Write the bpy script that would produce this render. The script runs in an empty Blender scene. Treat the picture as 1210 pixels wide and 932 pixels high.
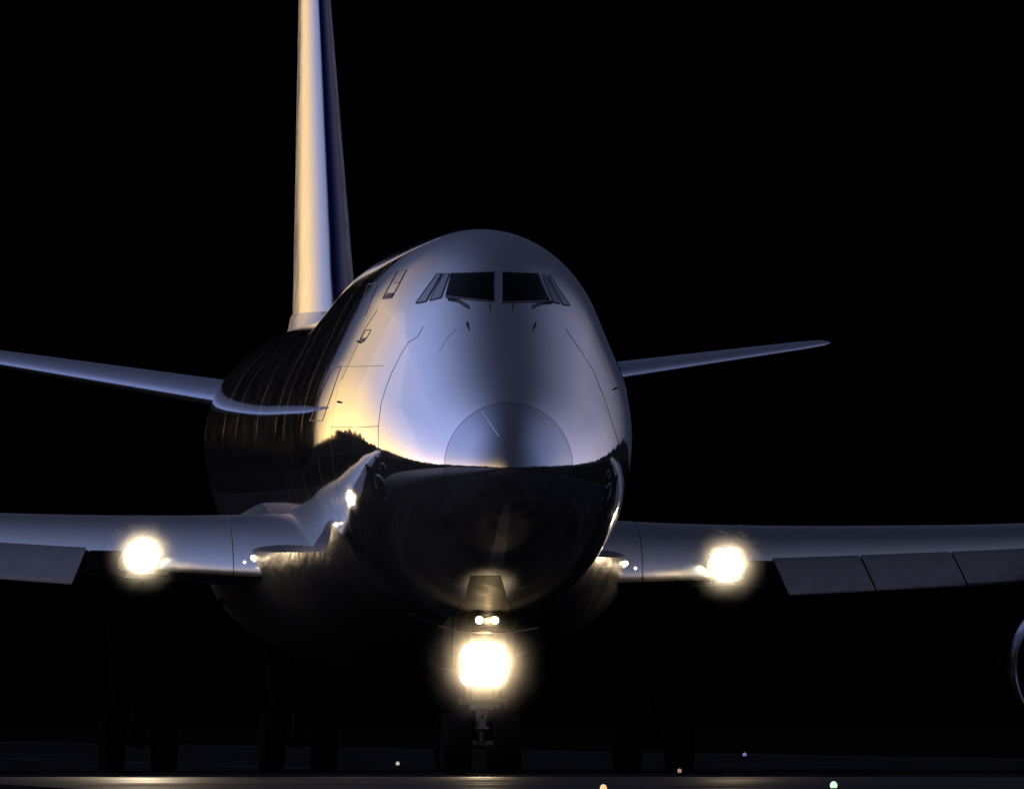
import bpy, bmesh, math, random
from mathutils import Vector, Matrix
from mathutils.bvhtree import BVHTree

# ------------------------------------------------------------------ camera
F_PX, W_PX, H_PX, HOR = 24000.0, 1210.0, 932.0, 856.0
CAM = Vector((0.0, -400.0, 1.0))
sc = bpy.context.scene
C = sc.collection
cd = bpy.data.cameras.new("camera")
cam = bpy.data.objects.new("camera", cd)
C.objects.link(cam)
cd.sensor_width = 36.0
cd.lens = 36.0 * F_PX / W_PX
cd.clip_start = 1.0
cd.clip_end = 20000.0
cam.location = CAM
cam.rotation_euler = (math.radians(90) + math.atan((HOR - H_PX / 2) / F_PX), 0, 0)
sc.camera = cam

# ------------------------------------------------------------------ world: dusk sky, afterglow to the left
world = bpy.data.worlds.new("World")
sc.world = world
world.use_nodes = True
wn = world.node_tree
wn.nodes.clear()


def N(nt, t, **kw):
    n = nt.nodes.new(t)
    for k, v in kw.items():
        setattr(n, k, v)
    return n


class E:
    """tiny expression builder for shader maths"""
    def __init__(s, nt, sock):
        s.nt, s.sock = nt, sock

    def op(s, o, b=None, c=None, clamp=False):
        n = N(s.nt, 'ShaderNodeMath', operation=o, use_clamp=clamp)
        s.nt.links.new(s.sock, n.inputs[0])
        for i, v in ((1, b), (2, c)):
            if v is None:
                continue
            if isinstance(v, E):
                s.nt.links.new(v.sock, n.inputs[i])
            else:
                n.inputs[i].default_value = v
        return E(s.nt, n.outputs[0])

    def __add__(s, b): return s.op('ADD', b)
    def __sub__(s, b): return s.op('SUBTRACT', b)
    def __mul__(s, b): return s.op('MULTIPLY', b)
    def abs(s): return s.op('ABSOLUTE')
    def pow(s, b): return s.op('POWER', b)
    def max(s, b): return s.op('MAXIMUM', b)
    def exp(s): return s.op('EXPONENT')
    def less(s, b): return s.op('LESS_THAN', b)

    def smooth(s, a, b, lo=0.0, hi=1.0):
        n = N(s.nt, 'ShaderNodeMapRange', interpolation_type='SMOOTHSTEP')
        s.nt.links.new(s.sock, n.inputs[0])
        for i, v in enumerate((a, b, lo, hi)):
            n.inputs[i + 1].default_value = v
        return E(s.nt, n.outputs[0])


def split(nt, vec):
    n = N(nt, 'ShaderNodeSeparateXYZ')
    nt.links.new(vec, n.inputs[0])
    return [E(nt, o) for o in n.outputs]


def scale_col(nt, col, f):
    n = N(nt, 'ShaderNodeVectorMath', operation='SCALE')
    n.inputs[0].default_value = col
    nt.links.new(f.sock, n.inputs['Scale'])
    return n.outputs[0]


def vadd(nt, a, b):
    n = N(nt, 'ShaderNodeVectorMath', operation='ADD')
    nt.links.new(a, n.inputs[0]); nt.links.new(b, n.inputs[1])
    return n.outputs[0]


tc = N(wn, 'ShaderNodeTexCoord')
dx, dy, dz = split(wn, tc.outputs['Generated'])
sky_side_left = (dx * -1.0).smooth(-0.16, 0.95).pow(1.5)
sky_side_right = dx.smooth(0.18, 1.1)
qx, qz = (dx + 0.058) * 8.1, dz * 11.0
dark_east = (qx * qx + qz * qz).smooth(1.05, 1.5).max(dy.smooth(0.0, 0.3, 1.0, 0.0))            # the sky has gone black beyond the aircraft
above = dz.smooth(-0.01, 0.01)
behind = dy.smooth(-1.0, -0.25, 0.30, 1.0)              # darker again in the sky behind the camera
sky_side_left, sky_side_right = sky_side_left * behind, sky_side_right * behind
# blue part of the dusk sky
blue_f = (sky_side_left * 1.25 + sky_side_right * 0.50 + 0.062) * dark_east * above
# afterglow near the horizon on the left
glow_f = (dx * -1.0).smooth(-0.1, 0.45) * (dx * -1.0).smooth(0.15, 0.27).max(dy.smooth(0.3, 0.6, 1.0, 0.0)) * (dz.max(0.0) * -8.0).exp() * dark_east * above
cream_f = (dx * -1.0).smooth(0.15, 0.27) * dy.smooth(0.38, 0.88) * (dz.max(0.0) * -2.0).exp() * (dz.max(0.0).op('DIVIDE', (dx * -1.0).max(0.05)) * -3.4).exp() * dark_east * above
pale_f = dx.smooth(0.20, 0.80) * dy.smooth(-0.6, 0.5) * (dz.max(0.0) * -2.5).exp() * dark_east * above
blue_f = blue_f * cream_f.smooth(0.0, 0.5, 1.0, 0.3)
v = scale_col(wn, (0.29, 0.355, 0.68), blue_f)
v = vadd(wn, v, scale_col(wn, (1.5, 0.95, 0.34), glow_f))
v = vadd(wn, v, scale_col(wn, (1.55, 1.08, 0.42), cream_f))
v = vadd(wn, v, scale_col(wn, (0.40, 0.33, 0.36), pale_f))
bg = N(wn, 'ShaderNodeBackground')
wn.links.new(v, bg.inputs[0])
bg.inputs[1].default_value = 1.0
wo = N(wn, 'ShaderNodeOutputWorld')
wn.links.new(bg.outputs[0], wo.inputs[0])

# last light of the sun, low on the left
sl = bpy.data.lights.new("sun", 'SUN')
sl.energy = 0.025
sl.angle = math.radians(40)
sl.color = (1.0, 0.72, 0.40)
sun = bpy.data.objects.new("sun", sl)
C.objects.link(sun)
sd = Vector((math.sin(math.radians(42)), -math.cos(math.radians(42)), -0.06))
sun.rotation_euler = sd.to_track_quat('-Z', 'Y').to_euler()

vs = sc.view_settings
vs.view_transform = 'Standard'
vs.look = 'None'
vs.exposure = 0.0
vs.gamma = 1.0
vs.use_curve_mapping = False
sc.cycles.max_bounces = 8
sc.cycles.glossy_bounces = 5
sc.cycles.volume_bounces = 0
sc.cycles.sample_clamp_indirect = 4.0
sc.cycles.use_denoising = True


# ------------------------------------------------------------------ materials
def mat(name, col, metallic=0.0, rough=0.5, coat=0.0, emit=None, emit_s=0.0, spec=0.5):
    m = bpy.data.materials.new(name)
    m.use_nodes = True
    p = m.node_tree.nodes['Principled BSDF']
    p.inputs['Base Color'].default_value = (*col, 1)
    p.inputs['Metallic'].default_value = metallic
    p.inputs['Roughness'].default_value = rough
    p.inputs['Coat Weight'].default_value = coat
    p.inputs['Coat Roughness'].default_value = 0.05
    p.inputs['Specular IOR Level'].default_value = spec
    if emit:
        p.inputs['Emission Color'].default_value = (*emit, 1)
        p.inputs['Emission Strength'].default_value = emit_s
    return m


def noise(nt, scale, detail=3.0, sc3=(1, 1, 1), coord='Object'):
    t = N(nt, 'ShaderNodeTexCoord')
    mp = N(nt, 'ShaderNodeMapping')
    mp.inputs['Scale'].default_value = sc3
    nt.links.new(t.outputs[coord], mp.inputs[0])
    n = N(nt, 'ShaderNodeTexNoise')
    n.inputs['Scale'].default_value = scale
    n.inputs['Detail'].default_value = detail
    nt.links.new(mp.outputs[0], n.inputs[0])
    return E(nt, n.outputs[0])


def worn(m, lo, hi, scale=2.0, sc3=(1, 1, 1), bump=0.0, bscale=6.0, bsc3=(1, 1, 1), dist=0.02):
    """roughness mottling and a slightly wavy skin"""
    nt = m.node_tree
    p = nt.nodes['Principled BSDF']
    nt.links.new(noise(nt, scale, 6.0, sc3).smooth(0.3, 0.7, lo, hi).sock, p.inputs['Roughness'])
    if bump:
        b = N(nt, 'ShaderNodeBump')
        b.inputs['Strength'].default_value = bump
        b.inputs['Distance'].default_value = dist
        nt.links.new(noise(nt, bscale, 4.0, bsc3).sock, b.inputs['Height'])
        nt.links.new(b.outputs[0], p.inputs['Normal'])
    return m


def ring_lines(nt, pos, rings, half):
    """1 on a seam ring at station y = c + k*z, 0 elsewhere"""
    x, y, z = pos
    tot = None
    for c, k, w in rings:
        d = (y - (z * k + c)).abs()
        f = d.smooth(w * 0.5, w * 1.4, 1.0, 0.0)
        tot = f if tot is None else tot.max(f)
    return tot


def make_skin(name, rough_lo, rough_hi, wav, rings, hlines, col=(0.90, 0.90, 0.92), metallic=0.97):
    m = mat(name, col, metallic, 0.2, 0.0)
    nt = m.node_tree
    p = nt.nodes['Principled BSDF']
    t = N(nt, 'ShaderNodeTexCoord')
    pos = split(nt, t.outputs['Object'])
    x, y, z = pos
    nt.links.new((noise(nt, 1.3, 7.0).smooth(0.3, 0.7, rough_lo, rough_hi)
                  + noise(nt, 9.0, 3.0, (1, 0.25, 1)).smooth(0.45, 0.8, 0.0, 0.008)).sock, p.inputs['Roughness'])
    seam = ring_lines(nt, pos, rings, 0.01)
    for zc, y0, y1, side in hlines:
        f = (z - zc).abs().smooth(0.006, 0.016, 1.0, 0.0) * y.smooth(y0 - .01, y0 + .01) * y.smooth(y1 - .01, y1 + .01, 1.0, 0.0)
        if side:
            f = f * (x * float(side)).smooth(0.4, 0.5)
        seam = seam.max(f)
    grime = noise(nt, 3.0, 8.0, (1, 0.3, 2.5)).smooth(0.5, 0.85, 0.0, 0.08)
    fac = (seam * 0.75).max(grime)
    mx = N(nt, 'ShaderNodeMix', data_type='RGBA')
    mx.inputs[6].default_value = (*col, 1)
    mx.inputs[7].default_value = (0.06, 0.06, 0.07, 1)
    nt.links.new(fac.sock, mx.inputs[0])
    nt.links.new(mx.outputs[2], p.inputs['Base Color'])
    b = N(nt, 'ShaderNodeBump')
    b.inputs['Strength'].default_value = 1.0
    b.inputs['Distance'].default_value = 1.0
    # the oil-canning of the thin skin between frames, growing aft of the nose
    aft = y.smooth(12.0, 24.0)
    h = noise(nt, 1.0, 2.0, (0.7, 2.4, 0.7)) * (aft * wav + 0.0006) + noise(nt, 9.0, 2.0, (0.5, 1.0, 0.5)) * (aft * wav * 0.05)
    h = h - seam * 0.0022
    nt.links.new(h.sock, b.inputs['Height'])
    nt.links.new(b.outputs[0], p.inputs['Normal'])
    return m


M = {}
M['skin'] = make_skin('fuselage_skin', 0.035, 0.07, 0.00009,
                      [(8.3, 0.0, 0.02), (10.9, 0.0, 0.02), (15.3, 0, .02),
                       (21.2, 0, .012), (24, 0, .02), (30.5, 0, .02), (37.7, 0, .014), (42.3, 0, .02), (50, 0, .02)],
                      [(9.3, 14, 50, 0)])
M['radome'] = make_skin('radome_paint', 0.05, 0.08, 0.0, [(-5, 0, .01)], [], (0.62, 0.64, 0.70), 0.93)
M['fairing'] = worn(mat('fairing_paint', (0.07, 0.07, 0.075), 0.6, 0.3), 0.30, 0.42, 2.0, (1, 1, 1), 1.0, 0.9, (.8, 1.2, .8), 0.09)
M['wing'] = worn(mat('wing_metal', (0.5, 0.5, 0.52), 0.9, 0.3), 0.24, 0.38, 3.0, (6, 1, 1))
M['edge'] = worn(mat('polished_edge', (0.46, 0.46, 0.45), 1.0, 0.2), 0.26, 0.31, 1.2, (1.5, 1, 1))
M['slat'] = worn(mat('grey_flap_paint', (0.13, 0.13, 0.13), 0.3, 0.45), 0.38, 0.55, 4.0)
M['fin'] = worn(mat('fin_paint', (0.88, 0.86, 0.82), 0.6, 0.2, 0.0), 0.14, 0.22, 2.0, (1, 1, .4))
M['tailplane'] = worn(mat('tailplane_paint', (0.50, 0.54, 0.64), 0.75, 0.2, 0.0), 0.16, 0.24, 2.0)
M['glass'] = mat('cockpit_glass', (0.002, 0.002, 0.003), 0.0, 0.06, 0.0, spec=0.14)
M['satin'] = worn(mat('added_dull_panel', (0.022, 0.022, 0.022), 0.12, 0.5, spec=.0), 0.42, 0.55, 4.0)
M['side_glass'] = mat('side_window_glass', (0.32, 0.34, 0.38), 0.9, 0.10)
M['rubber'] = worn(mat('tyre_rubber', (0.010, 0.010, 0.010), 0.0, 0.8, spec=.0), 0.7, 0.9, 8.0)
M['seal'] = mat('dark_seal', (0.03, 0.03, 0.035), 0.0, 0.5)
M['line'] = mat('door_gap', (0.16, 0.16, 0.18), 0.7, 0.4)
M['gearmetal'] = worn(mat('gear_metal', (0.27, 0.27, 0.27), 0.6, 0.4), 0.3, 0.55, 10.0)
M['darkmetal'] = worn(mat('dark_metal', (0.012, 0.012, 0.012), 0.1, 0.6, spec=.0), 0.3, 0.6, 10.0)
M['bay'] = mat('bay_interior', (0.006, 0.006, 0.006), 0.0, 0.9, spec=.0)
M['lip'] = mat('inlet_lip_metal', (0.22, 0.24, 0.29), 1.0, 0.25)
M['nacelle'] = worn(mat('nacelle_paint', (0.006, 0.006, 0.007), 0.0, 0.6, spec=0.0), 0.3, 0.42, 4.0)
M['lens'] = mat('lamp_lens', (0.9, 0.9, 0.9), 0, 0.1, emit=(1.0, 0.88, 0.66), emit_s=16.0)
M['lens_small'] = mat('small_lamp_lens', (0.9, 0.9, 0.9), 0, 0.1, emit=(1.0, 0.86, 0.58), emit_s=7.0)


# dark sky reflection down the fin front, put into the colour as navy
nt = M['fin'].node_tree
M['fin_sky_band'] = M['fin'].copy(); M['fin_sky_band'].name = 'fin_sky_band'
nt = M['fin_sky_band'].node_tree
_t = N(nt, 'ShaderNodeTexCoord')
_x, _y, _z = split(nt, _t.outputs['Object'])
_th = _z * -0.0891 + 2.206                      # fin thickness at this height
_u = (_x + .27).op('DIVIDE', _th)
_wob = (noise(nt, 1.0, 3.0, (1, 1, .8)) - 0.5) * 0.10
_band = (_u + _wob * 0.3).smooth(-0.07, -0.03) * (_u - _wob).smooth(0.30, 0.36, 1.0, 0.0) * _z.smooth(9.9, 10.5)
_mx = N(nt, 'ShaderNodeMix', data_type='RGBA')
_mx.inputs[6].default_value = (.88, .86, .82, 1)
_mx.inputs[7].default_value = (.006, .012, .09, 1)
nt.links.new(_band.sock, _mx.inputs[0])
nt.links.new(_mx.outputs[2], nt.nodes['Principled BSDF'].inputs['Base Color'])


# ------------------------------------------------------------------ object helpers
def obj(name, bm, m, parent=None, smooth=True, label=None):
    me = bpy.data.meshes.new(name)
    bmesh.ops.recalc_face_normals(bm, faces=bm.faces[:])
    bm.to_mesh(me)
    bm.free()
    for mm in (m if isinstance(m, (list, tuple)) else [m]):
        me.materials.append(mm)
    if smooth:
        for p in me.polygons:
            p.use_smooth = True
        me.set_sharp_from_angle(angle=math.radians(38))
    o = bpy.data.objects.new(name, me)
    C.objects.link(o)
    if parent is not None:
        o.parent = parent
    if label:
        o['label'] = label
    return o


def empty(name, loc, label=None, cat=None, group=None):
    o = bpy.data.objects.new(name, None)
    C.objects.link(o)
    o.location = loc
    if label: o['label'] = label
    if cat: o['category'] = cat
    if group: o['group'] = group
    return o


def loft(bm, rings, closed=True, cap0=True, cap1=True, mi=0):
    vr = [[bm.verts.new(p) for p in r] for r in rings]
    n = len(rings[0])
    for a, b in zip(vr, vr[1:]):
        for i in range(n if closed else n - 1):
            j = (i + 1) % n
            try:
                f = bm.faces.new((a[i], a[j], b[j], b[i])); f.material_index = mi
            except ValueError:
                pass
    for c, r in ((cap0, vr[0]), (cap1, vr[-1])):
        if c:
            f = bm.faces.new(r); f.material_index = mi
    return vr


def frame_of(d):
    d = Vector(d).normalized()
    u = d.cross(Vector((0, 0, 1)))
    if u.length < 1e-3:
        u = Vector((1, 0, 0))
    u.normalize()
    return d, u, d.cross(u)


def tube(bm, pts, rad, n=12, mi=0, cap=True):
    pts = [Vector(p) for p in pts]
    if not isinstance(rad, (list, tuple)):
        rad = [rad] * len(pts)
    rings = []
    for i, p in enumerate(pts):
        d = pts[min(i + 1, len(pts) - 1)] - pts[max(i - 1, 0)]
        _, u, w = frame_of(d)
        rings.append([p + (u * math.cos(2 * math.pi * k / n) + w * math.sin(2 * math.pi * k / n)) * rad[i] for k in range(n)])
    loft(bm, rings, True, cap, cap, mi)


def lathe(bm, prof, centre, axis, n=40, mi=0):
    """prof: (distance along axis, radius)"""
    d, u, w = frame_of(axis)
    c = Vector(centre)
    rings = []
    for a, r in prof:
        rings.append([c + d * a + (u * math.cos(2 * math.pi * k / n) + w * math.sin(2 * math.pi * k / n)) * max(r, 1e-4) for k in range(n)])
    loft(bm, rings, True, True, True, mi)


def box(bm, c, s, rot=None, bev=0.0, mi=0):
    r = bmesh.ops.create_cube(bm, size=1.0)
    vs_ = r['verts']
    for v_ in vs_:
        v_.co = Vector((v_.co.x * s[0], v_.co.y * s[1], v_.co.z * s[2]))
    fs = {f for v_ in vs_ for f in v_.link_faces}
    for f in fs:
        f.material_index = mi
    if bev:
        g = bmesh.ops.bevel(bm, geom=list({e for v_ in vs_ for e in v_.link_edges}), offset=bev, segments=2, affect='EDGES', profile=.5)
        vs_ = list({v_ for f in g['faces'] for v_ in f.verts} | {v_ for v_ in vs_ if v_.is_valid})
    mt = Matrix.Translation(Vector(c)) @ (rot if rot is not None else Matrix.Identity(4))
    for v_ in vs_:
        v_.co = mt @ v_.co


def pchip(xs, ys):
    n = len(xs)
    h = [xs[i + 1] - xs[i] for i in range(n - 1)]
    dl = [(ys[i + 1] - ys[i]) / h[i] for i in range(n - 1)]
    m = [dl[0]] + [0.0] * (n - 2) + [dl[-1]]
    for i in range(1, n - 1):
        if dl[i - 1] * dl[i] > 0:
            w1, w2 = 2 * h[i] + h[i - 1], h[i] + 2 * h[i - 1]
            m[i] = (w1 + w2) / (w1 / dl[i - 1] + w2 / dl[i])

    def f(x):
        x = min(max(x, xs[0]), xs[-1])
        i = 0
        while i < n - 2 and x > xs[i + 1]:
            i += 1
        t = (x - xs[i]) / h[i]
        return ((2 * t**3 - 3 * t**2 + 1) * ys[i] + (t**3 - 2 * t**2 + t) * h[i] * m[i]
                + (-2 * t**3 + 3 * t**2) * ys[i + 1] + (t**3 - t**2) * h[i] * m[i + 1])
    return f


# ------------------------------------------------------------------ setting
def sheet(name, x0, x1, y0, y1, z, m, nx=1, ny=1):
    bm = bmesh.new()
    for i in range(nx):
        for j in range(ny):
            xa, xb = x0 + (x1 - x0) * i / nx, x0 + (x1 - x0) * (i + 1) / nx
            ya, yb = y0 + (y1 - y0) * j / ny, y0 + (y1 - y0) * (j + 1) / ny
            bm.faces.new([bm.verts.new(p) for p in ((xa, ya, z), (xb, ya, z), (xb, yb, z), (xa, yb, z))])
    o = obj(name, bm, m, None, False)
    o['kind'] = 'structure'
    return o


def ground_mat(name, col, col2, scale, lo, hi, bump, spec=0.0):
    m = mat(name, col, 0, 0.8, spec=spec)
    nt = m.node_tree
    p = nt.nodes['Principled BSDF']
    f = noise(nt, scale, 10.0)
    mx = N(nt, 'ShaderNodeMix', data_type='RGBA')
    mx.inputs[6].default_value = (*col, 1)
    mx.inputs[7].default_value = (*col2, 1)
    nt.links.new(f.smooth(0.35, 0.65).sock, mx.inputs[0])
    nt.links.new(mx.outputs[2], p.inputs['Base Color'])
    nt.links.new(noise(nt, scale * 0.3, 5.0).smooth(0.35, 0.65, lo, hi).sock, p.inputs['Roughness'])
    b = N(nt, 'ShaderNodeBump')
    b.inputs['Strength'].default_value = bump
    b.inputs['Distance'].default_value = 0.02
    nt.links.new(noise(nt, 30.0, 4.0).sock, b.inputs['Height'])
    nt.links.new(b.outputs[0], p.inputs['Normal'])
    return m


M['grass'] = ground_mat('dry_grass', (0.003, 0.0034, 0.002), (0.006, 0.0055, 0.004), 0.2, 0.85, 0.95, 0.8)
M['asphalt'] = ground_mat('runway_asphalt', (0.008, 0.008, 0.008), (0.020, 0.0195, 0.019), 0.35, 0.5, 0.7, 0.10, 0.0)
M['gloss'] = ground_mat('added_glossy_asphalt', (0.010, 0.010, 0.010), (0.022, 0.021, 0.020), 0.5, 0.36, 0.58, 0.08, 0.02)
M['paint'] = ground_mat('runway_paint', (0.04, 0.04, 0.039), (0.03, 0.03, 0.029), 2.0, 0.5, 0.7, 0.3)
M['forest'] = ground_mat('wooded_hill', (0.012, 0.014, 0.009), (0.02, 0.02, 0.012), 0.05, 0.9, 0.98, 0.2)

sheet('ground', -6000, 6000, -5000, 9000, 0.0, M['grass'])
M['pale_ground'] = ground_mat('pale_reflected_ground', (0.22, 0.205, 0.19), (0.12, 0.11, 0.10), 0.02, 0.9, 0.98, 0.4)
_nt = M['pale_ground'].node_tree
_t = N(_nt, 'ShaderNodeTexCoord')
_fx, _fy, _fz = split(_nt, _t.outputs['Object'])
_pale_fade = (_fx + noise(_nt, 0.05, 5.0) * 14.0).smooth(-46.0, -14.0, 1.0, 0.0)   # paler away from the runway, to soften the edge of its reflection
_mx = N(_nt, 'ShaderNodeMix', data_type='RGBA')
_mx.inputs[6].default_value = (0.012, 0.012, 0.011, 1)
_mx.inputs[7].default_value = (0.34, 0.31, 0.28, 1)
_nt.links.new(_pale_fade.sock, _mx.inputs[0])
_nt.links.new(_mx.outputs[2], _nt.nodes['Principled BSDF'].inputs['Base Color'])
sheet('added_pale_ground', -1200, -14.5, -1200, 45, 0.016, M['pale_ground'])  # pale ground added out of view, its reflection greys the lower flank
# runway under the aircraft, running with it (turned by the aircraft's heading)
YAW = math.radians(4.2)
ROLL = math.radians(0.85)
rw = sheet('runway', -30, 30, -900, 2200, 0.004, M['asphalt'])
rw.rotation_euler.z = YAW
dp = sheet('added_gloss_patch', -13, 11, -110, -13.5, 0.012, M['gloss'])  # glossy patch added ahead of the nose to catch the lamp beams
dp.rotation_euler.z = YAW
bm = bmesh.new()
for k in range(-20, 40):
    y0 = k * 60.0
    if abs(y0 + 15) < 1e9:
        bm.faces.new([bm.verts.new(p) for p in ((-0.45, y0, 0.008), (0.45, y0, 0.008), (0.45, y0 + 36, 0.008), (-0.45, y0 + 36, 0.008))])
for s in (-1, 1):
    bm.faces.new([bm.verts.new(p) for p in ((s * 28 - .45, -900, 0.008), (s * 28 + .45, -900, 0.008), (s * 28 + .45, 2200, 0.008), (s * 28 - .45, 2200, 0.008))])
mk = obj('runway_markings', bm, M['paint'], None, False)
mk['kind'] = 'structure'
mk.rotation_euler.z = YAW

# wooded hills round the airfield behind the camera and to both sides: their outline shows mirrored in the polished nose
random.seed(5)
bm = bmesh.new()
NS = 1400
lo_, hi_, bk_ = [], [], []
h1 = [random.random() for _ in range(NS + 40)]
lerp_ = lambda a, b, t: a + (b - a) * t
ph = [random.uniform(0, 6.28) for _ in range(5)]
for i in range(NS + 1):
    a = math.radians(8 + (352 - 8) * i / NS)        # counter-clockwise from +Y, through -X and -Y
    r = 1300.0
    base = 40 + 12 * math.sin(a * 3.1 + ph[0]) + 6 * math.sin(a * 7.3 + ph[1]) + 5 * math.sin(a * 19 + ph[2])
    fade = min(1.0, i / 50.0, (NS - i) / 50.0)
    base *= fade
    tree = (12 * h1[i] + 18 * lerp_(h1[i // 4 + 11], h1[i // 4 + 12], (i % 4) / 4)) * fade
    x, y = -math.sin(a), math.cos(a)
    lo_.append(bm.verts.new((x * (r - 90), y * (r - 90), -0.5)))
    hi_.append(bm.verts.new((x * r, y * r, base + tree)))
    bk_.append(bm.verts.new((x * (r + 260), y * (r + 260), -0.5)))
for i in range(NS):
    bm.faces.new((lo_[i], lo_[i + 1], hi_[i + 1], hi_[i]))
    bm.faces.new((hi_[i], hi_[i + 1], bk_[i + 1], bk_[i]))
hl = obj('hills', bm, M['forest'], None, False)
hl['kind'] = 'structure'

# ------------------------------------------------------------------ the airliner
root = empty('airliner', (-0.10, 0, 0),
             'large four-engined jet airliner head-on with polished nose, raised upper deck and lit landing lights', 'airplane')
root.rotation_euler = (0, ROLL, YAW)
ROOTM = Matrix.Translation((-0.10, 0, 0)) @ Matrix.Rotation(YAW, 4, 'Z') @ Matrix.Rotation(ROLL, 4, 'Y')
INV = ROOTM.inverted()

R_, r_, h_ = 3.25, 2.70, 1.23
PHI0 = math.asin((R_ - r_) / h_)
yk = [0, .05, .2, .5, .8, 1.3, 2, 3, 3.6, 4.3, 5, 6, 7.5, 9, 11, 20, 24, 28, 31, 45, 60, 68.5]
zk = [6.06, 6.38, 6.71, 7.10, 7.35, 7.68, 8.13, 8.88, 9.36, 9.88, 10.27, 10.60, 10.87, 10.98, 11.0, 10.95, 10.6, 10.12, 9.97, 9.95, 9.9, 9.3]
S = lambda y: math.sqrt(max(y, 0))
f_zt = pchip([S(y) for y in yk], zk)
yb = [0, .05, .2, .5, .8, 1.3, 2, 3, 4, 5, 6.5, 8, 10, 12, 44, 50, 56, 62, 68.5]
zb = [6.06, 5.80, 5.52, 5.20, 5.03, 4.72, 4.36, 3.97, 3.67, 3.43, 3.16, 3.0, 2.92, 2.9, 2.95, 3.5, 4.7, 6.3, 8.2]
f_zb = pchip([S(y) for y in yb], zb)
yw = [0, .05, .2, .5, .8, 1.3, 2, 3, 4, 5, 6.5, 8, 10.5, 13.5, 45, 50, 56, 62, 67, 68.5]
ww = [0.0, .33, .66, 1.03, 1.27, 1.58, 1.92, 2.29, 2.55, 2.73, 2.90, 3.01, 3.13, 3.20, 3.20, 3.15, 2.7, 1.9, .8, .35]
f_w = pchip([S(y) for y in yw], ww)
f_zw = pchip([0, 1, 3, 6, 10, 14, 45, 56, 62, 68.5], [6.06, 6.12, 6.36, 6.66, 6.83, 6.8, 7.2, 7.3, 8.0, 8.75])


def lerp(a, b, t): return a + (b - a) * t
def sstep(a, b, x):
    t = min(max((x - a) / (b - a), 0), 1)
    return t * t * (3 - 2 * t)


NU, NL = 34, 26


def section(y):
    zt, zb_, w, zw = f_zt(S(y)), f_zb(S(y)), f_w(S(y)), f_zw(y)
    k = 1 - sstep(20, 31, y)
    k *= sstep(0.3, 4.0, y)
    pts = []
    half = []
    for i in range(NU + 1):
        ph_ = math.pi / 2 * i / NU
        cx, cz = math.cos(ph_), math.sin(ph_)
        if ph_ < PHI0:
            hx, hz = cx, cz * R_ / (h_ + r_)
        else:
            hx, hz = r_ * cx / R_, (h_ + r_ * cz) / (h_ + r_)
        half.append((w * lerp(cx, hx, k), zw + (zt - zw) * lerp(cz, hz, k)))
    for x, z in half:
        pts.append(Vector((x, y, z)))
    for x, z in reversed(half[:-1]):
        pts.append(Vector((-x, y, z)))
    for i in range(1, NL * 2):
        a = math.pi + math.pi * i / (NL * 2)
        pts.append(Vector((w * math.cos(a), y, zw + (zw - zb_) * math.sin(a))))
    return pts


Y_RAD = 0.80
st_r = [0.0004, .003, .01, .025, .05, .09, .14, .2, .28, .37, .47, .58, .69, Y_RAD - 0.006]
st_b = [Y_RAD + 0.006] + [0.9 + .1 * k for k in range(60)] + [6.9 + .2 * k for k in range(9)] + [
        8.7, 9.2, 10, 11, 12, 13.5, 15, 17, 19, 21, 22.5, 24, 25.5, 27, 28.5, 30, 31.5, 33, 36, 39, 42, 44, 46, 48, 50, 52, 54, 56, 58, 60, 62, 64, 66, 67.3, 68.5]
bm = bmesh.new(); loft(bm, [section(y) for y in st_r], cap0=True, cap1=True)
obj('radome', bm, M['radome'], root)
bm = bmesh.new(); loft(bm, [section(y) for y in st_b], cap0=True, cap1=True)
fus = obj('fuselage', bm, M['skin'], root)
# dark seam behind the radome
bm = bmesh.new()
s0 = section(Y_RAD)
loft(bm, [[Vector((p.x * .992, y_, 6.25 + (p.z - 6.25) * .992)) for p in s0] for y_ in (Y_RAD - 0.01, Y_RAD + 0.01)])
obj('radome_seal', bm, M['seal'], root)

# surface finder in the aircraft's own frame
bm = bmesh.new(); loft(bm, [section(y) for y in st_r[:-1] + st_b])
bm.normal_update()
BVH = BVHTree.FromBMesh(bm); bm.free()
CAM_L = INV @ CAM


def on_skin(px, py, off=0.0):
    """point of the skin that shows at this place of the photograph, in the aircraft's frame"""
    d = Vector(((px - W_PX / 2) / F_PX, 1.0, (HOR - py) / F_PX))
    dl = (INV.to_3x3() @ d).normalized()
    loc, nor, _, _ = BVH.ray_cast(CAM_L + dl * 394.0, dl, 1000)
    loc, nor, _, _ = BVH.ray_cast(loc - dl * 1.0, dl, 10)
    if nor.dot(dl) > 0: nor = -nor
    return loc + nor * off, nor


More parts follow.
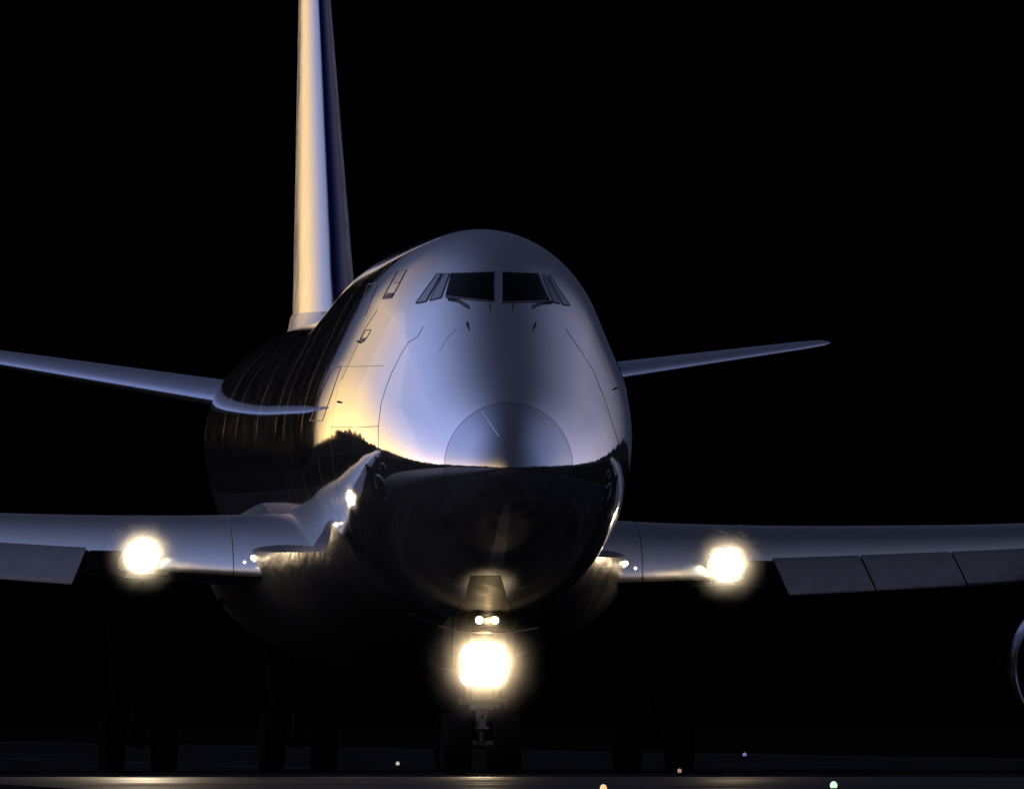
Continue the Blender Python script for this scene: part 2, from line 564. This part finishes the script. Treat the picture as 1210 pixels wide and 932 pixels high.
def patch(name, corners, m, parent, off=0.006, n=8, thick=0.02, label=None):
    """quad wrapped on the skin; corners in image order tl,tr,br,bl"""
    bm = bmesh.new()
    tl, tr, br, bl = corners
    g, g2 = [], []
    for j in range(n + 1):
        row, row2 = [], []
        for i in range(n + 1):
            u, v_ = i / n, j / n
            px = lerp(lerp(tl[0], tr[0], u), lerp(bl[0], br[0], u), v_)
            py = lerp(lerp(tl[1], tr[1], u), lerp(bl[1], br[1], u), v_)
            p, nn = on_skin(px, py, 0)
            row.append(bm.verts.new(p + nn * off)); row2.append(bm.verts.new(p - nn * thick))
        g.append(row); g2.append(row2)
    for j in range(n):
        for i in range(n):
            bm.faces.new((g[j][i], g[j][i + 1], g[j + 1][i + 1], g[j + 1][i]))
    edge = [(0, i) for i in range(n)] + [(j, n) for j in range(n)] + [(n, i) for i in range(n, 0, -1)] + [(j, 0) for j in range(n, 0, -1)]
    for a, b in zip(edge, edge[1:] + edge[:1]):
        bm.faces.new((g[a[0]][a[1]], g[b[0]][b[1]], g2[b[0]][b[1]], g2[a[0]][a[1]]))
    return obj(name, bm, m, parent, True, label)


def surf_line(bm, pts, r=0.012, off=0.0, seg=6, closed=False):
    P = []
    pts = list(pts) + ([pts[0]] if closed else [])
    for a, b in zip(pts, pts[1:]):
        for k in range(seg):
            t = k / seg
            P.append(on_skin(lerp(a[0], b[0], t), lerp(a[1], b[1], t), off)[0])
    P.append(on_skin(*pts[-1], off)[0])
    tube(bm, P, r, 6)


# cockpit glazing
WIN = [
    ('front', [(533.5, 323.5), (585, 322), (585, 357), (527, 350.5)]),
    ('front', [(593, 322), (635.5, 323.5), (650, 356), (593, 357.5)]),
    ('side', [(524.5, 323.5), (531, 323.5), (521.5, 351.5), (508, 355)]),
    ('side', [(516.5, 324), (522, 323.5), (503.5, 356), (491.5, 358.5)]),
    ('side', [(640, 324.5), (643.5, 325), (661, 359), (654, 357)]),
    ('side', [(646.5, 325.5), (650, 326.5), (673, 361), (665, 360)]),
]
for kind, q in WIN:
    w = patch('cockpit_window', q, M['glass'] if kind == 'front' else M['side_glass'], root, 0.012, 12, 0.03)
    bm = bmesh.new()
    surf_line(bm, q, 0.018 if kind == 'front' else 0.014, 0.010, 8, True)
    obj('window_frame', bm, M['line'], w)
# wipers
for q in ([(529, 353), (541, 355), (554, 363)], [(653, 357), (640, 358), (629, 363)]):
    bm = bmesh.new()
    surf_line(bm, q, 0.022, 0.03, 5)
    obj('wiper', bm, M['seal'], root)
# probes, drains and small vents on the nose
for px, py, r in ((552.5, 383, .05), (632, 384, .05), (579, 361, .035), (606, 361, .035), (401, 475, .035), (424, 404, .03), (727, 459, .03)):
    bm = bmesh.new()
    p, nn = on_skin(px, py)
    r *= .7
    tube(bm, [p - nn * .02, p + nn * .04, p + nn * .05 + Vector((0, -.10, 0.0))], [r, r * .8, r * .35], 8)
    obj('probe', bm, M['seal'], root)
# doors on the visible side, a hatch with its small window
def outline(name, q, rad=0.012, parent=None):
    bm = bmesh.new()
    surf_line(bm, q, rad, 0.0, 8, True)
    return obj(name, bm, M['line'], parent or root)
d1 = outline('upper_deck_door', [(470, 320), (480.5, 319), (463, 352), (452, 353)], 0.014)
patch('door_window', [(471.5, 322.5), (478.5, 322), (472, 334), (465, 335)], M['radome'], d1, 0.008, 4)
patch('door_handle', [(458, 346.5), (465, 346), (462, 351), (453.5, 352)], M['seal'], d1, 0.01, 3)
outline('fuselage_door', [(435, 336), (447, 334), (432, 372), (420, 373)], 0.010)
d2 = outline('service_hatch', [(432, 390), (438.5, 389.5), (433, 400), (426, 400.5)], 0.010)
patch('hatch_latch', [(426.5, 399.5), (433, 399), (430, 404), (423.5, 404.5)], M['seal'], d2, 0.008, 3)
outline('cargo_door', [(392, 436), (403, 433), (381, 497), (366, 497)], 0.010)
# curved panel seams on the nose
for q, r_s in (([(500, 386), (493, 398), (483, 404), (474, 418), (463, 440), (456, 458), (450, 478), (447, 505), (447, 540)], .010),
               ([(668, 388), (683, 410), (700, 436), (714, 470), (725, 505), (733, 528)], .010),
               ([(540, 388), (528, 400), (519, 416)], .007),
               ([(390, 432.5), (420, 433), (453, 432)], .008),
               ([(390, 504), (420, 505), (448, 503.5)], .008),
               ([(446, 366), (430, 390), (414, 425), (404, 448)], .010)):
    bm = bmesh.new()
    surf_line(bm, q, r_s, -0.003, 5)
    obj('panel_seam', bm, M['line'], root)
bm = bmesh.new()
surf_line(bm, [(569, 485), (580, 501), (590, 516)], 0.010, 0.004, 5)
obj('lightning_strip', bm, M['radome'], root)
# antennas on the crown
for yy, hh in ((12.0, .05), (16.5, .12)):
    bm = bmesh.new()
    zt = f_zt(S(yy))
    loft(bm, [[Vector((s * .02, yy + o_ * w_ + sh, z)) for s, o_ in ((1, 0), (-1, 0), (-1, 1), (1, 1))] for z, w_, sh in ((zt - .03, .4, 0), (zt + hh, .2, .18))])
    obj('antenna', bm, M['seal'], root)

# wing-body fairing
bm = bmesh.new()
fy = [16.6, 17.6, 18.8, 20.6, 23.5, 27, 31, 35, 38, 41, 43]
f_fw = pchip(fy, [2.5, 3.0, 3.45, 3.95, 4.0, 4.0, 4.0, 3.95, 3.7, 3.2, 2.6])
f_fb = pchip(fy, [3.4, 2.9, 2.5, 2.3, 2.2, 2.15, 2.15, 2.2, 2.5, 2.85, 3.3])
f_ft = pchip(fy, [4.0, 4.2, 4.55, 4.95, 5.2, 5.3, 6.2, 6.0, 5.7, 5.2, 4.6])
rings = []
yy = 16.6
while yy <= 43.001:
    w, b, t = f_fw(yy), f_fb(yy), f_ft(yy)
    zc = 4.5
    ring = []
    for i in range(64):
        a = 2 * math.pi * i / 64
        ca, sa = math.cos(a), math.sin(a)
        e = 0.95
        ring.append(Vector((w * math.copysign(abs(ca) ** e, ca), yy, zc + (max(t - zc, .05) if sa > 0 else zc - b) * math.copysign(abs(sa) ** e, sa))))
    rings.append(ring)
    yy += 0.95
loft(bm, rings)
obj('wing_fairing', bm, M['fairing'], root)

# nose and belly: gear bay
# ------------------------------------------------------------------ aerofoils
def foil(le, chord, th, inc, camber=0.01, axis='x', n=26, blunt=1.0, droop=0.0):
    """closed aerofoil ring; le = leading edge point; chord runs +Y; thickness along Z (or X for the fin)"""
    pts = []
    xs = [0.5 * (1 - math.cos(math.pi * i / n)) for i in range(n + 1)]
    tr = th / chord
    up, lo = [], []
    for x in xs:
        yt = 5 * tr * (0.2969 * math.sqrt(x) * blunt - 0.1260 * x * (1 if blunt == 1 else .9) - 0.3516 * x**2 + 0.2843 * x**3 - 0.1036 * x**4)
        yt = max(yt, 0.0)
        cam_ = camber * 4 * x * (1 - x) - droop * tr * max(0, 1 - x / .14) ** 2
        up.append((x, cam_ + yt)); lo.append((x, cam_ - yt))
    seq = up + lo[-1:0:-1]
    ci, si = math.cos(inc), math.sin(inc)
    for x, z in seq:
        a, b = x * chord, z * chord
        dy_, dz_ = a * ci + b * si, -a * si + b * ci
        if axis == 'x':
            pts.append(Vector((le[0], le[1] + dy_, le[2] + dz_)))
        else:
            pts.append(Vector((le[0] + b, le[1] + a, le[2])))
    return pts


wX = [2.0, 3.4, 5.0, 7.0, 10, 13, 17, 22, 27, 31.5]
w_le = pchip(wX, [18.3, 19.5, 20.9, 22.7, 25.35, 28.0, 31.5, 36.0, 40.4, 44.4])
w_c = pchip(wX, [16.5, 15.0, 13.8, 12.4, 10.8, 9.5, 8.1, 6.6, 5.0, 3.4])
w_t = pchip(wX, [1.60, 1.50, 1.36, 1.22, 1.02, .88, .72, .56, .42, .28])
w_z = pchip(wX, [4.58, 4.59, 4.61, 4.67, 4.81, 4.98, 5.4, 5.85, 6.4, 7.0])
w_i = pchip(wX, [2.0, 2.0, 1.9, 1.8, 1.3, .9, .5, 0, -.6, -1.2])


def wing_ring(X, s):
    r = foil((X, w_le(X), w_z(X)), w_c(X), w_t(X), math.radians(w_i(X)), 0.012, droop=.34)
    return [Vector((p.x * s, p.y, p.z)) for p in r]


lamps = []


def make_lamp(parent, loc, rad, name, lens_mat, housing_depth=0.25, n=28):
    """round sealed-beam lamp facing forward: housing > lens"""
    bm = bmesh.new()
    c = Vector(loc)
    lathe(bm, [(housing_depth, rad * .45), (housing_depth * .5, rad * .95), (0.0, rad * 1.12), (-.03, rad * 1.12), (-.03, rad * 1.0), (0.02, rad * .98)], c, (0, 1, 0), n)
    if name != 'landing_light':      # hood that keeps the beam off the belly
        tube(bm, [c + Vector((0, -.02, 0)), c + Vector((0, -.34 if rad > .15 else -.2, 0))], [rad * 1.10, rad * 1.14], n, cap=False)
    h = obj(name, bm, M['darkmetal'], parent)
    return h


def lens(parent, loc, rad, m, name='lens'):
    bm = bmesh.new()
    prof = [(0.015, rad * .97)]
    for k in range(0, 9):
        a = math.radians(90 * k / 8)
        prof.append((-0.02 - math.sin(a) * rad * .14, rad * .97 * math.cos(a)))
    lathe(bm, prof, loc, (0, 1, 0), 28)
    return obj(name, bm, m, parent)


for s in (-1, 1):
    bm = bmesh.new()
    Xs = [2.0 + (31.5 - 2.0) * i / 40 for i in range(41)]
    loft(bm, [wing_ring(X, s) for X in Xs])
    wing = obj('wing', bm, M['edge'], root)
    # leading-edge flap panels, drooped
    ks = [7.15, 9.15, 11.25, 13.4, 15.7, 18.0, 20.4, 22.8, 25.2, 27.6]
    for a, b in zip(ks, ks[1:]):
        bm = bmesh.new()
        rings = []
        for k in range(7):
            X = lerp(a + .02, b - .02, k / 6)
            zt_ = w_z(X) + 0.02 - 0.12 * w_t(X)
            hgt = lerp(.72, .42, (X - 7) / 22)
            y0 = w_le(X) + 0.02
            sk = 0.16 if k == 0 and a < 8 else 0
            # cross-section: plate curling forward to a round bull nose
            prof = [(y0 + .10, zt_ + .03), (y0 - .10, zt_ - .10 * hgt), (y0 - .26, zt_ - .45 * hgt), (y0 - .40, zt_ - .85 * hgt),
                    (y0 - .43, zt_ - .96 * hgt), (y0 - .40, zt_ - 1.04 * hgt), (y0 - .33, zt_ - 1.04 * hgt), (y0 - .28, zt_ - .92 * hgt),
                    (y0 - .14, zt_ - .45 * hgt), (y0 + .02, zt_ - .10 * hgt), (y0 + .14, zt_ - .02)]
            if a < 8:
                prof = [(yy_, zz_) for yy_, zz_ in prof]
            rings.append([Vector((s * (X + (0.30 * (zt_ - zz_) / hgt if a > 0 else 0)), yy_, zz_)) for yy_, zz_ in prof])
        loft(bm, rings)
        obj('leading_edge_flap', bm, M['slat'], wing)
    # flap root housing beside the light: dark well under the edge
    bm = bmesh.new()
    X = 6.75
    box(bm, (s * X, w_le(X) - .02, w_z(X) - .42), (.75, .5, .55), Matrix.Rotation(math.radians(-30 * s), 4, 'Z'), .08)
    obj('flap_well', bm, M['bay'], wing)
    # bright landing light in the leading edge root
    LX = 6.07
    LP = Vector((s * LX, w_le(LX) - .30, w_z(LX) - 0.23))
    h = make_lamp(wing, LP, .34, 'landing_light', M['lens'])
    h['label'] = 'blazing white landing light in the wing root'
    lens(wing, LP, .34, M['lens'], 'light_lens')
    lamps.append((LP + Vector((0, -.35, 0)), 'wing'))
    # runway turnoff light close to the body
    LX = 4.05
    LP2 = Vector((s * LX, w_le(LX) - 0.28, w_z(LX) - .30))
    lens(wing, LP2, .03, M['lens_small'], 'turnoff_light')
    for gx, gz, gr in ((3.86, -.20, .055),):
        lens(wing, Vector((s * gx, 20.0, w_z(gx) + gz)), gr, M['lens_small'], 'root_light')
    # inboard seam of the edge
    bm = bmesh.new()
    rr = wing_ring(4.25, s)
    c_ = Vector((s * 4.25, w_le(4.25) + 2, w_z(4.25)))
    tube(bm, [p + Vector((0, -.002, 0)) for p in rr[44:] + rr[:9]], .010, 6)
    obj('edge_seam', bm, M['seal'], wing)

# horizontal stabilisers
for s in (-1, 1):
    bm = bmesh.new()
    sx = [1.2, 2.6, 5, 8, 11.2, 11.8, 12.0]
    rings = []
    for X in sx:
        t = (X - 1.2) / (12.0 - 1.2)
        le = 55.2 + (X - 1.2) * .80
        c = lerp(9.6, 2.9, t)
        th = lerp(.66, .17, t)
        if X > 11.5:
            c *= .9; th *= .8; le += .2
        if X > 11.9:
            c *= .8; th *= .4; le += .4
        rings.append([Vector((p.x * s, p.y, p.z)) for p in foil((X, le, 8.25 + (X - 1.2) * .156), c, th, math.radians(-.6), 0.0, droop=.38)])
    loft(bm, rings)
    obj('horizontal_stabiliser', bm, M['tailplane'], root)

# fin: base to tip
bm = bmesh.new()
rings = []
for k in range(25):
    z = lerp(9.5, 19.6, k / 24)
    t = (z - 9.5) / 10.1
    le = 50.2 + (z - 9.9) * 0.98
    c = lerp(12.6, 4.3, t)
    th = lerp(1.36, .46, t)
    rings.append(foil((-.27, le, z), c, th, 0, 0, 'z', blunt=1.0))
loft(bm, rings)
fin = obj('tail_fin', bm, M['fin_sky_band'], root)
# dorsal fillet
bm = bmesh.new()
rings = []
for k in range(8):
    z = lerp(9.35, 10.15, k / 7)
    t = k / 7
    rings.append(foil((-.27, lerp(47.8, 50.35, t ** .6), z), lerp(15.5, 12.6, t), lerp(2.1, 1.38, t ** .5), 0, 0, 'z'))
loft(bm, rings)
obj('fin_fillet', bm, M['fin'], root)

# ------------------------------------------------------------------ engines (inboard pair and outboard pair)
for X, ylip, zc in ((13.75, 23.2, 2.35), (22.0, 31.5, 3.2)):
    for s in (-1, 1):
        bm = bmesh.new()
        lathe(bm, [(0.22, 1.28), (0.05, 1.36), (0, 1.44), (0.03, 1.52), (0.14, 1.60), (.5, 1.68), (1.4, 1.72), (2.6, 1.66), (3.6, 1.40), (3.6, 1.2), (1.6, 1.2), (.6, 1.22)], (X * s, ylip, zc), (0, 1, 0), 64)
        # remove end caps of the duct so the inlet is open
        caps = [f for f in bm.faces if len(f.verts) > 10]
        bmesh.ops.delete(bm, geom=caps, context='FACES_ONLY')
        eng = obj('engine', bm, M['nacelle'], root)
        bm = bmesh.new()
        lathe(bm, [(0.20, 1.30), (0.04, 1.38), (-.006, 1.44), (0.025, 1.53), (0.14, 1.612), (.20, 1.627), (.20, 1.30)], (X * s, ylip, zc), (0, 1, 0), 64)
        caps = [f for f in bm.faces if len(f.verts) > 10]
        bmesh.ops.delete(bm, geom=caps, context='FACES_ONLY')
        obj('inlet_lip', bm, M['lip'], eng)
        bm = bmesh.new()
        for k in range(30):
            a = 2 * math.pi * k / 30
            u = Vector((math.cos(a), 0, math.sin(a))); t_ = Vector((-math.sin(a), 0, math.cos(a)))
            rr = []
            for r0, wd, tw in ((.3, .06, .2), (.7, .10, .5), (1.18, .15, 1.0)):
                c0 = Vector((X * s, ylip + .9, zc)) + u * r0
                dv = t_ * math.sin(tw) + Vector((0, 1, 0)) * math.cos(tw)
                nv = u.cross(dv) * .008
                rr.append([c0 - dv * wd - nv, c0 + dv * wd - nv, c0 + dv * wd + nv, c0 - dv * wd + nv])
            loft(bm, rr)
        lathe(bm, [(.45, .01), (.6, .14), (.8, .26), (1.0, .33), (1.3, .33)], (X * s, ylip, zc), (0, 1, 0), 32)
        obj('fan', bm, M['darkmetal'], eng)
        bm = bmesh.new()
        zw_ = w_z(X) - .1
        rings = []
        for zz, ya, yb_ in ((zc + 1.5, ylip + 1.2, w_le(X) + 3.2), (zw_ - .2, ylip + 2.6, w_le(X) + 4.5), (zw_ + .12, w_le(X) - .2, w_le(X) + 5)):
            rings.append([Vector((X * s + a_ * .22, lerp(ya, yb_, t), zz)) for a_, t in ((0, 0), (.8, .06), (1, .3), (.8, .8), (0, 1), (-.8, .8), (-1, .3), (-.8, .06))])
        loft(bm, rings)
        obj('pylon', bm, M['nacelle'], eng)

# ------------------------------------------------------------------ undercarriage
def wheel_bm(bm, c, r, w):
    pr = [(-w * .30, r * .50), (-w * .42, r * .62), (-w * .5, r * .80), (-w * .46, r * .92), (-w * .34, r * .985),
          (-w * .27, r), (-w * .24, r * .988), (-w * .21, r), (-w * .03, r * 1.0), (0, r * .99), (w * .03, r), (w * .21, r), (w * .24, r * .988), (w * .27, r),
          (w * .34, r * .985), (w * .46, r * .92), (w * .5, r * .80), (w * .42, r * .62), (w * .30, r * .50)]
    lathe(bm, pr, c, (1, 0, 0), 40, 0)
    lathe(bm, [(-w * .34, .06), (-w * .36, r * .2), (-w * .30, r * .25), (-w * .25, r * .42), (-w * .36, r * .5), (-w * .36, r * .53),
               (w * .36, r * .53), (w * .36, r * .5), (w * .25, r * .42), (w * .30, r * .25), (w * .36, r * .2), (w * .34, .06)], c, (1, 0, 0), 32, 1)


NY = 7.2
ng = None
bm = bmesh.new()
RW = 0.62
tube(bm, [(0, NY, RW + .0), (0, NY, 1.9)], [.11, .11], 20)
tube(bm, [(0, NY, 1.35), (0, NY, 3.6)], [.19, .19], 20)
tube(bm, [(0, NY, 1.30), (0, NY, 1.40)], [.23, .23], 20)
tube(bm, [(-.42, NY, RW), (.42, NY, RW)], .085, 14)
tube(bm, [(-.26, NY, 2.75), (.26, NY, 2.75)], .09, 14)
tube(bm, [(-.20, NY, 2.55), (-.42, NY - 1.0, 3.5)], .05, 10)
tube(bm, [(.20, NY, 2.55), (.42, NY - 1.0, 3.5)], .05, 10)
tube(bm, [(.30, NY - .1, 1.5), (.31, NY - .1, 2.9)], .03, 8)
tube(bm, [(-.30, NY - .1, 1.5), (-.31, NY - .1, 2.9)], .022, 8)
tube(bm, [(-.34, NY - .15, 1.46), (.34, NY - .15, 1.46)], .05, 10)
for sx_ in (-1, 1):
    lathe(bm, [(-.10, .07), (.10, .07), (.12, .04)], (sx_ * .36, NY - .15, 1.46), (1, 0, 0), 14)
ng = obj('nose_gear', bm, M['gearmetal'], root)
# torque link, a pierced triangle pointing down
bm = bmesh.new()
tri = [(-.155, 1.40), (.155, 1.40), (.045, .95), (-.045, .95)]
loft(bm, [[Vector((x, NY - .26 + d, z)) for x, z in tri] for d in (0, .07)])
tube(bm, [(0, NY - .275, 1.16), (0, NY - .255, 1.16)], .035, 14, 0)
tube(bm, [(-.13, NY - .23, .93), (.13, NY - .23, .93)], .04, 10)
obj('torque_link', bm, M['gearmetal'], ng, False)
for hx, hz, hr in ((0, 1.16, .028), (-.03, 1.30, .018), (.03, 1.30, .018)):
    bm = bmesh.new()
    tube(bm, [(hx, NY - .285, hz), (hx, NY - .262, hz)], hr, 14)
    obj('link_hole', bm, M['bay'], ng)
for s in (-1, 1):
    bm = bmesh.new()
    wheel_bm(bm, (s * .50, NY, RW), RW, .58)
    obj('wheel', bm, [M['rubber'], M['darkmetal']], ng)
# gear doors hang at both sides of the bay
for s in (-1, 1):
    bm = bmesh.new()
    rings = []
    for k in range(9):
        y = NY - .2 + k * .26
        rings.append([Vector((s * (.60 + o_ + .03 * (3.0 - z)), y, z)) for o_, z in ((0, 3.15), (.05, 3.15), (.07, 2.6), (.03, 2.15), (-.02, 2.15), (.0, 2.6))])
    loft(bm, rings)
    obj('gear_door', bm, M['darkmetal'], ng)
# bay lip: the dark opening and its rim
bm = bmesh.new()
box(bm, (0, NY + .6, 3.03), (1.10, 2.9, .22), None, .05)
obj('gear_bay', bm, M['bay'], ng)
bm = bmesh.new()
lipz = lambda x: 2.86 + .9 * (1 - math.cos(x / 1.9)) - .02
tube(bm, [(x / 10, NY - 1.62, 2.845 + .11 * (x / 10) ** 2 ) for x in range(-10, 11)], .014, 8)
obj('bay_rim', bm, M['gearmetal'], ng)
# dark panel added on the belly to dull the lamp reflections
patch('added_belly_panel', [(556, 680), (592, 680), (605, 727), (543, 727)], M['satin'], ng, 0.006, 14)
# lights on the strut
NL_Z = 2.20
for s in (-1, 1):
    for dz_ in (-.21, .20):
        p_ = Vector((s * .24 - .02, NY - .42, NL_Z + dz_))
        tl = make_lamp(ng, p_, .215, 'taxi_light', M['lens'])
        lens(ng, p_, .215, M['lens'], 'taxi_lens')
    p_ = Vector((s * .155, NY - 1.12, 3.09))
    make_lamp(ng, p_, .08, 'strut_light', M['lens_small'])
    lens(ng, p_, .08, M['lens_small'], 'strut_lens')
lamps.append((Vector((-.02, NY - .84, NL_Z)), 'nose'))
lamps.append((Vector((0, NY - 1.4, 3.09)), 'small'))

# main gear: two under the wings, two under the body
for X, Yg, top in ((-5.5, 32.5, 4.2), (5.5, 32.5, 4.2), (-1.9, 35.6, 2.6), (1.9, 35.6, 2.6)):
    bm = bmesh.new()
    zr = X * math.sin(ROLL)      # keeps the tyres on the ground although the aircraft leans a little
    tube(bm, [(X, Yg, .62 + zr), (X, Yg, 2.0)], .14, 16)
    tube(bm, [(X, Yg, 1.7), (X, Yg + .1, top)], .22, 16)
    tube(bm, [(X, Yg - .74, .62 + zr), (X, Yg + .74, .62 + zr)], .12, 12)
    tube(bm, [(X, Yg, 2.0), (X * .55 if abs(X) > 3 else X * 1.5, Yg + .2, top)], .08, 10)
    tube(bm, [(X, Yg - .1, 1.6), (X, Yg - 1.6, top - .2)], .07, 10)
    for yy in (-.74, .74):
        tube(bm, [(X - .5, Yg + yy, .62 + zr), (X + .5, Yg + yy, .62 + zr)], .07, 10)
    g = obj('main_gear', bm, M['darkmetal'], root)
    for yy in (-.74, .74):
        for sx_ in (-.56, .56):
            bm = bmesh.new()
            wheel_bm(bm, (X + sx_, Yg + yy, .62 + zr), .62, .46)
            obj('wheel', bm, [M['rubber'], M['darkmetal']], g)
    bm = bmesh.new()
    sgn = 1 if X > 0 else -1
    o0 = X + sgn * .75
    loft(bm, [[Vector((o0 + d_, yy_, zz_)) for d_, zz_ in ((0, top), (.06, top), (.02 - sgn * .25, 1.35), (-.04 - sgn * .25, 1.35))] for yy_ in (Yg - 1.1, Yg + 1.1)])
    obj('gear_door', bm, M['bay'], g, False)

# ------------------------------------------------------------------ light given off by the lamps
def lamp_light(p, power, rad, deg=150, col=(1.0, .71, .36)):
    """the lamp's forward light; its reflector throws nothing backwards"""
    l = bpy.data.lights.new('lamp_light', 'SPOT')
    l.energy = power * .5
    l.color = col
    l.spot_size = math.radians(deg)
    l.spot_blend = .5
    l.shadow_soft_size = rad
    o = bpy.data.objects.new('lamp_light', l)
    C.objects.link(o)
    o.location = ROOTM @ p
    o.rotation_euler = (math.radians(90), 0, math.radians(180))
    return o


def lamp_spot(p, power, tgt, deg):
    l = bpy.data.lights.new('lamp_beam', 'SPOT')
    l.energy = power
    l.color = (1.0, .80, .55)
    l.spot_size = math.radians(deg)
    l.spot_blend = .9
    l.shadow_soft_size = .15
    o = bpy.data.objects.new('lamp_beam', l)
    C.objects.link(o)
    o.location = ROOTM @ p
    o.rotation_euler = ((ROOTM @ Vector(tgt)) - o.location).to_track_quat('-Z', 'Y').to_euler()


# scattering spheres added around the lamps to make their glare
def glare_ball(p, R, dens, name='lamp_glare'):
    dens *= 3.0
    bm = bmesh.new()
    bmesh.ops.create_icosphere(bm, subdivisions=3, radius=R)
    m = bpy.data.materials.new('glare_scatter')
    m.use_nodes = True
    nt = m.node_tree
    nt.nodes.clear()
    t = N(nt, 'ShaderNodeTexCoord')
    ln = N(nt, 'ShaderNodeVectorMath', operation='LENGTH')
    nt.links.new(t.outputs['Object'], ln.inputs[0])
    f = E(nt, ln.outputs['Value']).smooth(0.0, R * .98, 1.0, 0.0).pow(3.2) * dens * noise(nt, 1.7, 3.0).smooth(0.3, 0.7, 0.55, 1.45)
    vp = N(nt, 'ShaderNodeVolumePrincipled')
    vp.inputs['Color'].default_value = (0.95, 0.95, 0.95, 1)
    vp.inputs['Anisotropy'].default_value = 0.6
    nt.links.new(f.sock, vp.inputs['Density'])
    out = N(nt, 'ShaderNodeOutputMaterial')
    nt.links.new(vp.outputs[0], out.inputs['Volume'])
    o = obj(name, bm, m, None)
    o.location = ROOTM @ p
    o['kind'] = 'stuff'
    o['label'] = 'added glare around a lamp'
    return o


for p, kind in lamps:
    if kind == 'wing':
        lamp_light(p, 640, .10); glare_ball(p, 1.25, .6)
        lamp_spot(p + Vector((0, -.3, 0)), 3500 if p.x < 0 else 500, (p.x * 2.0 - 4, -80, 0), 16)
    elif kind == 'nose':
        lamp_light(p, 1900, .15); glare_ball(p, 1.75, .85)
        lamp_spot(p + Vector((0, -.3, 0)), 1200, (-14, -70, 0), 18)
    else:
        lamp_light(p, 25, .05); glare_ball(p, .5, .16)

# ------------------------------------------------------------------ lights along the runway
def ground_light(px, py, d, col, strength, label, rad=.09, height=.15):
    x = (px - W_PX / 2) / F_PX * d
    base = empty('runway_light', (x, -400 + d, 0), label, 'runway light', 'runway and taxiway edge lights')
    bm = bmesh.new()
    lathe(bm, [(0, .12), (.03, .12), (height - .11, .09), (height - .095, .085), (height - .09, .02)], (0, 0, 0), (0, 0, 1), 20)
    obj('stem', bm, M['darkmetal'], base)
    bm = bmesh.new()
    pr = [(height - .088, rad * .8)]
    for k in range(9):
        a = math.radians(90 * k / 8)
        pr.append((height - .06 + math.sin(a) * rad * 1.3, rad * math.cos(a)))
    lathe(bm, pr, (0, 0, 0), (0, 0, 1), 20)
    obj('lamp_globe', bm, mat('globe', (.8, .8, .8), 0, .2, emit=col, emit_s=strength), base)


ground_light(713, 928, 290, (1.0, .62, .18), 1.0, 'amber runway light at the bottom edge just right of the nose wheels', .05)
ground_light(985, 925, 303, (.62, 1.0, .62), 1.1, 'pale green runway light, the brightest on the ground, far right of the nose wheels', .055)
ground_light(803, 908, 400, (1.0, .45, .22), .35, 'small dim orange runway light between the amber and the green one', .04)
ground_light(880, 890, 612, (.28, .34, 1.0), .30, 'tiny blue taxiway light beyond the runway, highest of the lights on the right', .06)
ground_light(470, 900, 474, (.9, .95, .6), .45, 'tiny pale light on the ground left of the nose wheels', .045)
